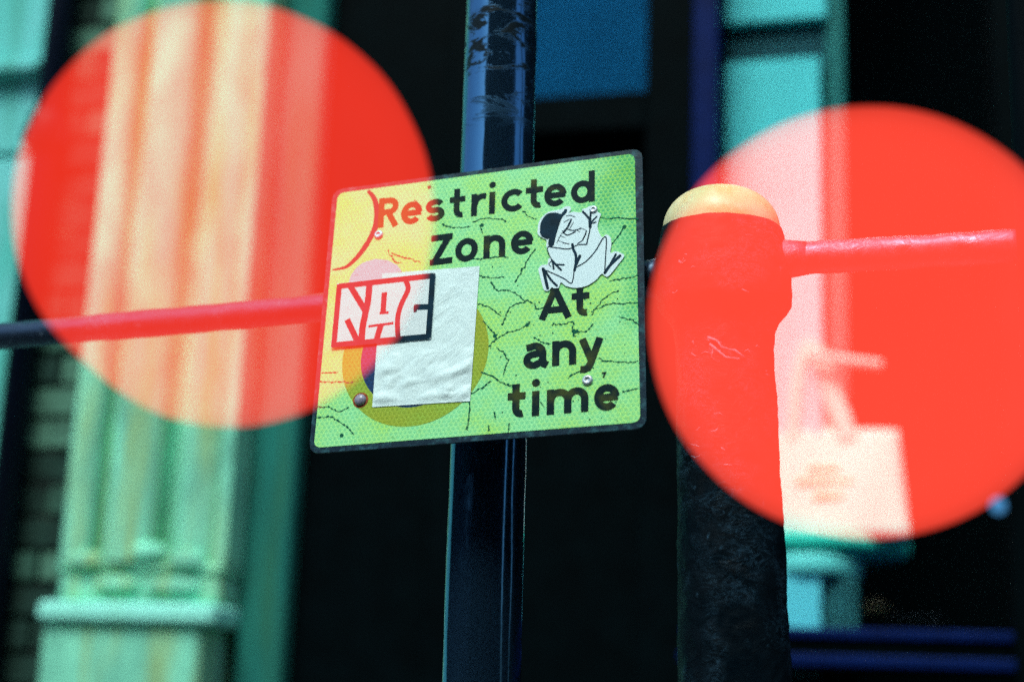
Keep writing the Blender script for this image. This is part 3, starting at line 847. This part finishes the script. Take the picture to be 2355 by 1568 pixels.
LET = [('1', 'R', 645, 852, 795, 207), ('1', 'e', 870, 1077, 778, 208), ('1', 's', 1107, 1298, 748, 210), ('1', 't', 1345, 1500, 720, 212), ('1', 'r', 1555, 1705, 700, 212),
 ('2', 'i', 133, 196, 698, 210), ('2', 'c', 247, 467, 678, 210), ('2', 't', 484, 652, 655, 212), ('2', 'e', 660, 872, 629, 208), ('2', 'd', 913, 1142, 597, 206),
 ('1', 'Z', 1147, 1382, 1176, 225), ('1', 'o', 1400, 1622, 1138, 216), ('2', 'n', 83, 290, 1118, 224), ('2', 'e', 344, 556, 1086, 212),
 ('4', 'A', 580, 884, 284, 215), ('4', 't', 880, 1046, 262, 212), ('4', 'a', 442, 666, 728, 222), ('4', 'n', 704, 921, 704, 222), ('4', 'y', 945, 1166, 688, 226),
 ('4', 't', 298, 464, 1182, 232), ('4', 'i', 520, 586, 1166, 222), ('4', 'm', 653, 1032, 1146, 226), ('4', 'e', 1088, 1312, 1110, 226)]
ends = {9: 'Restricted', 13: 'Zone', 15: 'At', 18: 'any', 22: 'time'}
letm = N("letter_ink")
_sp = letm.n("SeparateXYZ"); letm.lk(letm.tc.outputs["Object"], _sp.inputs[0])
_mr = letm.n("MapRange"); _mr.inputs[1].default_value = -.055; _mr.inputs[2].default_value = -.085; letm.lk(_sp.outputs[0], _mr.inputs[0])
_wr = letm.math('MAXIMUM', letm.ramp(letm.noise(24, 4), [(.52, 0.), (.66, .75)]), _mr.outputs[0])
letm.col(letm.mix(_wr, (.0015, .016, .020), (.07, .085, .018))).rough(.5).spec(.08)
fit = {}
for a0, a1 in ((0, 9), (10, 13), (14, 15), (16, 18), (19, 22)):
    W = [(REG[l[0]][0] + REG[l[0]][2] * (l[2] + l[3]) / 2, REG[l[0]][1] + REG[l[0]][2] * l[4], REG[l[0]][2] * l[5]) for l in LET[a0:a1 + 1]]
    n = len(W); mx = sum(q[0] for q in W) / n; my = sum(q[1] for q in W) / n; mh = sum(q[2] for q in W) / n
    sl = sum((q[0] - mx) * (q[1] - my) for q in W) / sum((q[0] - mx) ** 2 for q in W)
    for k in range(a0, a1 + 1):
        q = W[k - a0]; r = REG[LET[k][0]]
        fit[k] = ((my + sl * (q[0] - mx) - r[1]) / r[2], mh / r[2], sl)
mb = MB()
for li, (rg, ch, L, Rr, yb, xh) in enumerate(LET):
    yb, xh, slope_ = fit[li]
    gw, st = G[ch]; a_, b_, k_ = REG[rg]
    xc = (L + Rr) / 2; X = a_ + k_ * xc; Yp = b_ + k_ * yb
    lean = math.tan(math.radians(5.4 + (-.9 - 5.4) * (X - 740) / 740)) * .8
    slope = -(.1348 + (.0664 - .1348) * (Yp - 390) / 623)
    slope = slope_; mid = xh * .5
    def tr(q):
        gx, gy = q
        x = L + (gx / gw) * (Rr - L); y = -gy * xh
        return P2(rg, x + lean * (gy * xh - mid), yb + y + slope * (x - xc))
    wmm = W_ * xh * k_ * SPX
    for s_t in st:
        if s_t == 'dot':
            dot(mb, tr((.15, 1.33)), wmm * .56, .0008, n=24)
        else:
            ribbon(mb, [tr(q) for q in s_t], wmm, .0008)
    if li in ends:
        o = mb.build("lettering", letm.m, sign); o["label"] = "dark lettering reading " + ends[li]; mb = MB()
# the small printed 7
mb = MB(); ribbon(mb, [P2('4', 1155, 778), P2('4', 1186, 776), P2('4', 1166, 820)], .0016, .0008); mb.build("small_numeral", letm.m, sign)

# stickers
paper = N("sticker_paper")
wv = paper.noise(14, 4, .55, paper.mp((1, 1, 1)), 1.5)
low = paper.noise(60, 4)
paper.col(paper.mix(paper.noise(40, 4), (.80, .95, .95), (.74, .92, .93))).rough(.55)
paper.bump(paper.math('ADD', wv, paper.math('MULTIPLY', low, .15)), .5, .006)
# blank sticker as a wrinkled grid sheet
q4 = [P2('A', 425, 655), P2('A', 882, 620), P2('A', 835, 1281), P2('A', 356, 1310)]
q4[0] = P2('A', 404, 657)
nx, ny = 60, 80; vs, fs = [], []
for j in range(ny + 1):
    for i in range(nx + 1):
        a, b = i / nx, j / ny
        p = (q4[0] * (1 - a) + q4[1] * a) * (1 - b) + (q4[3] * (1 - a) + q4[2] * a) * b
        e1 = min(a, 1 - a, b, 1 - b)
        hgt = 0
        if b > .62:
            hgt += max(0, mn.noise(V((a * 3.5, b * 11, 3)))) * .0035 * min(1, (b - .62) * 6) * min(1, (1 - b) * 14)
            hgt += max(0, mn.noise(V((a * 7 + b * 4, b * 7, 9)))) * .0018 * min(1, (1 - b) * 10)
        hgt += abs(mn.noise(V((a * 4, b * 5, 1)))) * .0006
        hgt *= min(1, e1 * 25)
        vs.append(V((p.x, p.y, .0012 + hgt)))
for j in range(ny):
    for i in range(nx):
        k = j * (nx + 1) + i; fs.append((k, k + nx + 1, k + nx + 2, k + 1))
o = link("blank_sticker", vs, fs, paper.m, sign, smooth=True); o["label"] = "blank wrinkled white rectangular sticker"
white = N("sticker_white"); white.col(white.mix(white.noise(50, 4), (.80, .86, .86), (.72, .80, .82))).rough(.5); white.bump(white.noise(45, 4), .3, .002)
inkm = simple("marker_navy", (.002, .024, .048), .5, .08, .5, 60)
mb = MB()
oc = [P2('A', 186, 709), P2('A', 668, 656), P2('A', 645, 979), P2('A', 155, 1023)]
mb.add([V((*p, .0026)) for p in oc][::-1], [(0, 1, 2, 3)], 0)
o = mb.build("lettered_sticker", white.m, sign); o["label"] = "white sticker with the hand drawn block letters NYC"
mb = MB()
A = lambda *q: [P2('A', *p) for p in q]
px_ = .4694 * SPX
ribbon(mb, A((196, 722), (655, 670)), 27 * px_, .0028); ribbon(mb, A((655, 660), (633, 975)), 26 * px_, .0028)
ribbon(mb, A((642, 966), (160, 1010)), 26 * px_, .0028); ribbon(mb, A((198, 712), (170, 1018)), 26 * px_, .0028)
for pts, wv_ in (([(252, 722), (325, 842)], 28), ([(346, 700), (338, 790), (326, 850), (312, 920), (305, 1005)], 31), ([(236, 885), (292, 1003)], 28), ([(418, 752), (412, 846)], 26),
                 ([(395, 852), (438, 850)], 12), ([(340, 918), (400, 910), (462, 902)], 11), ([(402, 910), (386, 960), (376, 1000)], 28),
                 ([(520, 688), (534, 735), (505, 800), (488, 850), (482, 905), (486, 990)], 24), ([(655, 822), (562, 824)], 27), ([(569, 822), (569, 848)], 15)):
    ribbon(mb, smooth_pts(A(*pts), 5), wv_ * px_, .0028)
mb.build("marker_letters", inkm, o)

# die-cut doodle sticker
dz = .0010
out = [(700, 690), (820, 665), (860, 640), (905, 640), (915, 670), (895, 700), (940, 690), (1010, 695), (1025, 665), (1060, 655), (1085, 640), (1130, 630), (1165, 650), (1170, 690), (1200, 710), (1190, 740), (1175, 790), (1170, 850), (1210, 930), (1250, 905), (1290, 930), (1300, 1000), (1290, 1080), (1340, 1065), (1410, 1090), (1420, 1115), (1380, 1170), (1280, 1295), (1240, 1300), (1205, 1280), (1150, 1340), (1060, 1395), (960, 1412), (870, 1395), (820, 1360), (800, 1410), (750, 1415), (735, 1405), (700, 1440), (660, 1430), (640, 1370), (615, 1280), (608, 1230), (640, 1195), (690, 1190), (700, 1140), (720, 1120), (700, 1060), (680, 1010), (685, 960), (640, 935), (600, 900), (600, 850), (610, 790), (640, 740)]
B = lambda *q: [P2('2', *p) for p in q]
op = smooth_pts(B(*(out + [out[0]])), 4)[:-1]
def filled(mb, pts, z, mi=0):
    from mathutils.geometry import tessellate_polygon
    v3 = [V((p.x, p.y, z)) for p in pts]
    tris = tessellate_polygon([v3])
    fs = []
    for t in tris:
        a, b, c = (v3[i] for i in t); fs.append(tuple(t) if (b - a).cross(c - a).z > 0 else tuple(reversed(t)))
    mb.add(v3, fs, mi)
cream = N("sticker_white_blue"); cream.col(cream.mix(cream.noise(60, 4), (.76, .92, .96), (.70, .88, .94))).rough(.5)
mb = MB(); filled(mb, op, dz + .0006)
o = mb.build("doodle_sticker", cream.m, sign); o["label"] = "die cut white sticker with an ink doodle of a running figure in a hat"
mb = MB(); zi = dz + .0009
filled(mb, smooth_pts(B((622, 870), (632, 790), (690, 712), (780, 700), (822, 712), (858, 668), (880, 672), (868, 705), (832, 745), (800, 830), (770, 930), (748, 1012), (700, 1004), (708, 945), (690, 950), (640, 925), (622, 890), (622, 870)), 4)[:-1], zi)
k2 = .24195 * SPX * 1.05
for pts, ww in (([(918, 765), (885, 835), (842, 888)], 15), ([(880, 855), (940, 868), (1008, 850)], 7), ([(838, 872), (880, 912), (960, 878)], 8), ([(1062, 872), (1050, 915), (1030, 950)], 11),
    ([(830, 890), (780, 985)], 4), ([(868, 730), (910, 725), (955, 740)], 5), ([(980, 992), (1030, 958)], 8), ([(850, 790), (900, 760)], 5), ([(940, 790), (905, 850)], 5), ([(960, 860), (1000, 880)], 5), ([(1000, 840), (1050, 860)], 4), ([(820, 920), (860, 935)], 4), ([(840, 985), (900, 995)], 6), ([(790, 960), (850, 985)], 3),
    ([(700, 1020), (800, 1035), (900, 1042), (980, 1005), (1065, 1000)], 8), ([(1088, 760), (1095, 860), (1080, 930), (1065, 1000)], 10), ([(1030, 690), (1060, 720), (1095, 765)], 18), ([(1108, 665), (1098, 760)], 17),
    ([(1162, 735), (1105, 792)], 12), ([(1152, 788), (1108, 802)], 12), ([(1095, 750), (1098, 835)], 26), ([(700, 1020), (692, 1060), (740, 1155)], 7), ([(735, 1150), (785, 1205), (822, 1242)], 17), ([(775, 1190), (850, 1194)], 13),
    ([(742, 1160), (752, 1232)], 15), ([(735, 1160), (706, 1182), (726, 1212)], 6), ([(930, 1000), (938, 1045), (962, 1100), (962, 1180), (950, 1245)], 22), ([(968, 1185), (1000, 1110)], 25),
    ([(955, 1222), (1060, 1160), (1150, 1060), (1222, 940), (1252, 950), (1246, 1100), (1236, 1262)], 9), ([(1238, 1268), (1290, 1195), (1382, 1108)], 24), ([(1290, 1190), (1342, 1095)], 18),
    ([(948, 1240), (924, 1366), (860, 1330), (800, 1300), (700, 1255), (660, 1238)], 8), ([(652, 1232), (695, 1415)], 25), ([(675, 1258), (730, 1340), (782, 1390)], 18)):
    pp = B(*pts); ribbon(mb, smooth_pts(pp, 5), ww * k2, zi, capround=True)
mb.build("ink_drawing", inkm, o)

# rivets
metal = N("rivet_metal"); metal.b.inputs["Metallic"].default_value = .55; metal.col((.55, .6, .66)).rough(.35); metal.bump(metal.noise(300, 3), .3, .001)
rust = simple("rivet_rust", (.36, .08, .03), .8, .2, .5, 300)
def rivet(x, y, r_, dome=False, label=None, z=.0008):
    c = P2('A', x, y); r = r_ * px_
    prof = ([(0, 1.0), (.35, .98), (.62, .80), (.8, .5), (.88, .2)] if dome else [(0, 1.0), (.25, .98), (.4, .80), (.48, .62), (.46, .46), (.25, .36), (.18, .2)])
    SG = 28; vs, fs = [], []
    for hz, rr_ in prof:
        for k in range(SG):
            a = 2 * math.pi * k / SG; vs.append(V((c.x + r * rr_ * math.cos(a), c.y + r * rr_ * math.sin(a), z + hz * r * .75)))
    for i in range(len(prof) - 1):
        for k in range(SG): fs.append((i * SG + k, i * SG + (k + 1) % SG, (i + 1) * SG + (k + 1) % SG, (i + 1) * SG + k))
    fs.append(tuple(range((len(prof) - 1) * SG, len(prof) * SG)))
    o = link("rivet", vs, fs, simple("rivet_purple_grey", (.30, .27, .36), .3, .6) if dome else metal.m, sign, smooth=True)
    if label: o["label"] = label
    if dome:
        mb = MB(); dot(mb, c, r * 1.36, .0007, n=28); mb.build("rust_stain", rust, sign)
rivet(387, 466, 22); rivet(1410, 1178, 24); rivet(298, 1275, 27, True, "brown domed rivet with a rusty ring"); rivet(1440, 345, 19, z=.0017)
# clamps behind the plate that hold it to the pole
for py in (470, 930):
    c = P2('F', 1140, py)
    mb = MB(); mb.box(c.x - .055, c.x + .055, c.y - .011, c.y + .011, -.012, -.0024); mb.build("mounting_channel", simple("galvanised", (.3, .32, .33), .4), sign)

# ================================================================= RED DISCS (added glow for a film double exposure, no real lamps)
def disc_mat(name, strength, colr, fade):
    m = N(name); t = m.t
    em = m.n("Emission"); em.inputs["Color"].default_value = (*colr, 1)
    tr = m.n("BsdfTransparent"); tr.inputs[0].default_value = (.03, 1, 1, 1)
    sep = m.n("SeparateXYZ"); m.lk(m.tc.outputs["Object"], sep.inputs[0])
    cmb = m.n("CombineXYZ"); m.lk(sep.outputs[0], cmb.inputs[0]); m.lk(sep.outputs[1], cmb.inputs[1])
    rl = m.vm('LENGTH', cmb.outputs[0])
    prof = m.ramp(rl, fade)
    geo = m.n("NewGeometry")
    front = m.math('SUBTRACT', 1.0, geo.outputs["Backfacing"])
    cl = m.noise(5, 3)
    st = m.math('MULTIPLY', m.math('MULTIPLY', prof, front), m.math('MULTIPLY', m.math('ADD', .93, m.math('MULTIPLY', cl, .14)), strength))
    m.lk(st, em.inputs["Strength"])
    ad = m.n("AddShader"); m.lk(em.outputs[0], ad.inputs[0]); m.lk(tr.outputs[0], ad.inputs[1])
    m.lk(ad.outputs[0], t.nodes["Material Output"].inputs[0])
    clear = N(name + "_back"); c2 = clear.n("BsdfTransparent"); c2.inputs[0].default_value = (1, 1, 1, 1)
    clear.lk(c2.outputs[0], clear.t.nodes["Material Output"].inputs[0])
    return [m.m, clear.m]
def disc(px, py, rx, ry, dist, mats, label, rfun=None):
    d = ray(px, py); c = CAM + d * dist
    back = -d.normalized()
    up = (V((0, 0, 1)) - back * back.z).normalized(); rt = up.cross(back).normalized()
    Mx = Matrix((rt, up, back)).transposed().to_4x4(); Mx.translation = c
    e = empty("double_exposure_disc", mat=Mx); tag(e, label, "light", "added red double exposure discs")
    k = dist / FPX
    n = 160; rings = [(1.0, -.004), (1.0, 0.0), (.985, .004), (.8, .009), (.5, .014), (.2, .016)]
    vs, fs, fm = [], [], []
    for rr_, z in rings:
        for i in range(n):
            a = 2 * math.pi * i / n; s = rfun(a) if rfun else 1
            vs.append(V((rx * k * rr_ * s * math.cos(a), ry * k * rr_ * s * math.sin(a), z)))
    for q in range(len(rings) - 1):
        for i in range(n):
            fs.append((q * n + i, q * n + (i + 1) % n, (q + 1) * n + (i + 1) % n, (q + 1) * n + i)); fm.append(1 if q < 1 else 0)
    fs.append(tuple(range((len(rings) - 1) * n, len(rings) * n))); fm.append(0)
    fs.append(tuple(range(n - 1, -1, -1))); fm.append(1)
    return link("lens", vs, fs, mats, e, fm)  # added translucent disc standing for a film double exposure, not a lamp lens
def lf(a):
    d = math.degrees(a) % 360
    s = 1 + .0015 * math.sin(a * 9) + .001 * math.sin(a * 17 + 1)
    s -= .04 * math.exp(-((d - 232) / 24) ** 2)
    return s
DL = 1.0
k1 = DL / FPX
m1 = disc_mat("red_glow_left", .46, (1.0, .040, .019), [(0.0, 1.), (.114, 1.0), (.129, .96), (.136, .80)])
disc(524, 498, 478, 489, DL, m1, "large red double exposure disc added as a glow at the left in front of the stone pilaster", lf)
m2 = disc_mat("red_glow_right", .58, (1.0, .066, .038), [(0.0, 1.), (.112, 1.0), (.130, .93), (.139, .68)])
disc(1984, 742, 494, 497, 1.0, m2, "large red double exposure disc added as a glow at the right in front of the yellow capped bollard", lambda a: 1 + .001 * math.sin(a * 11))
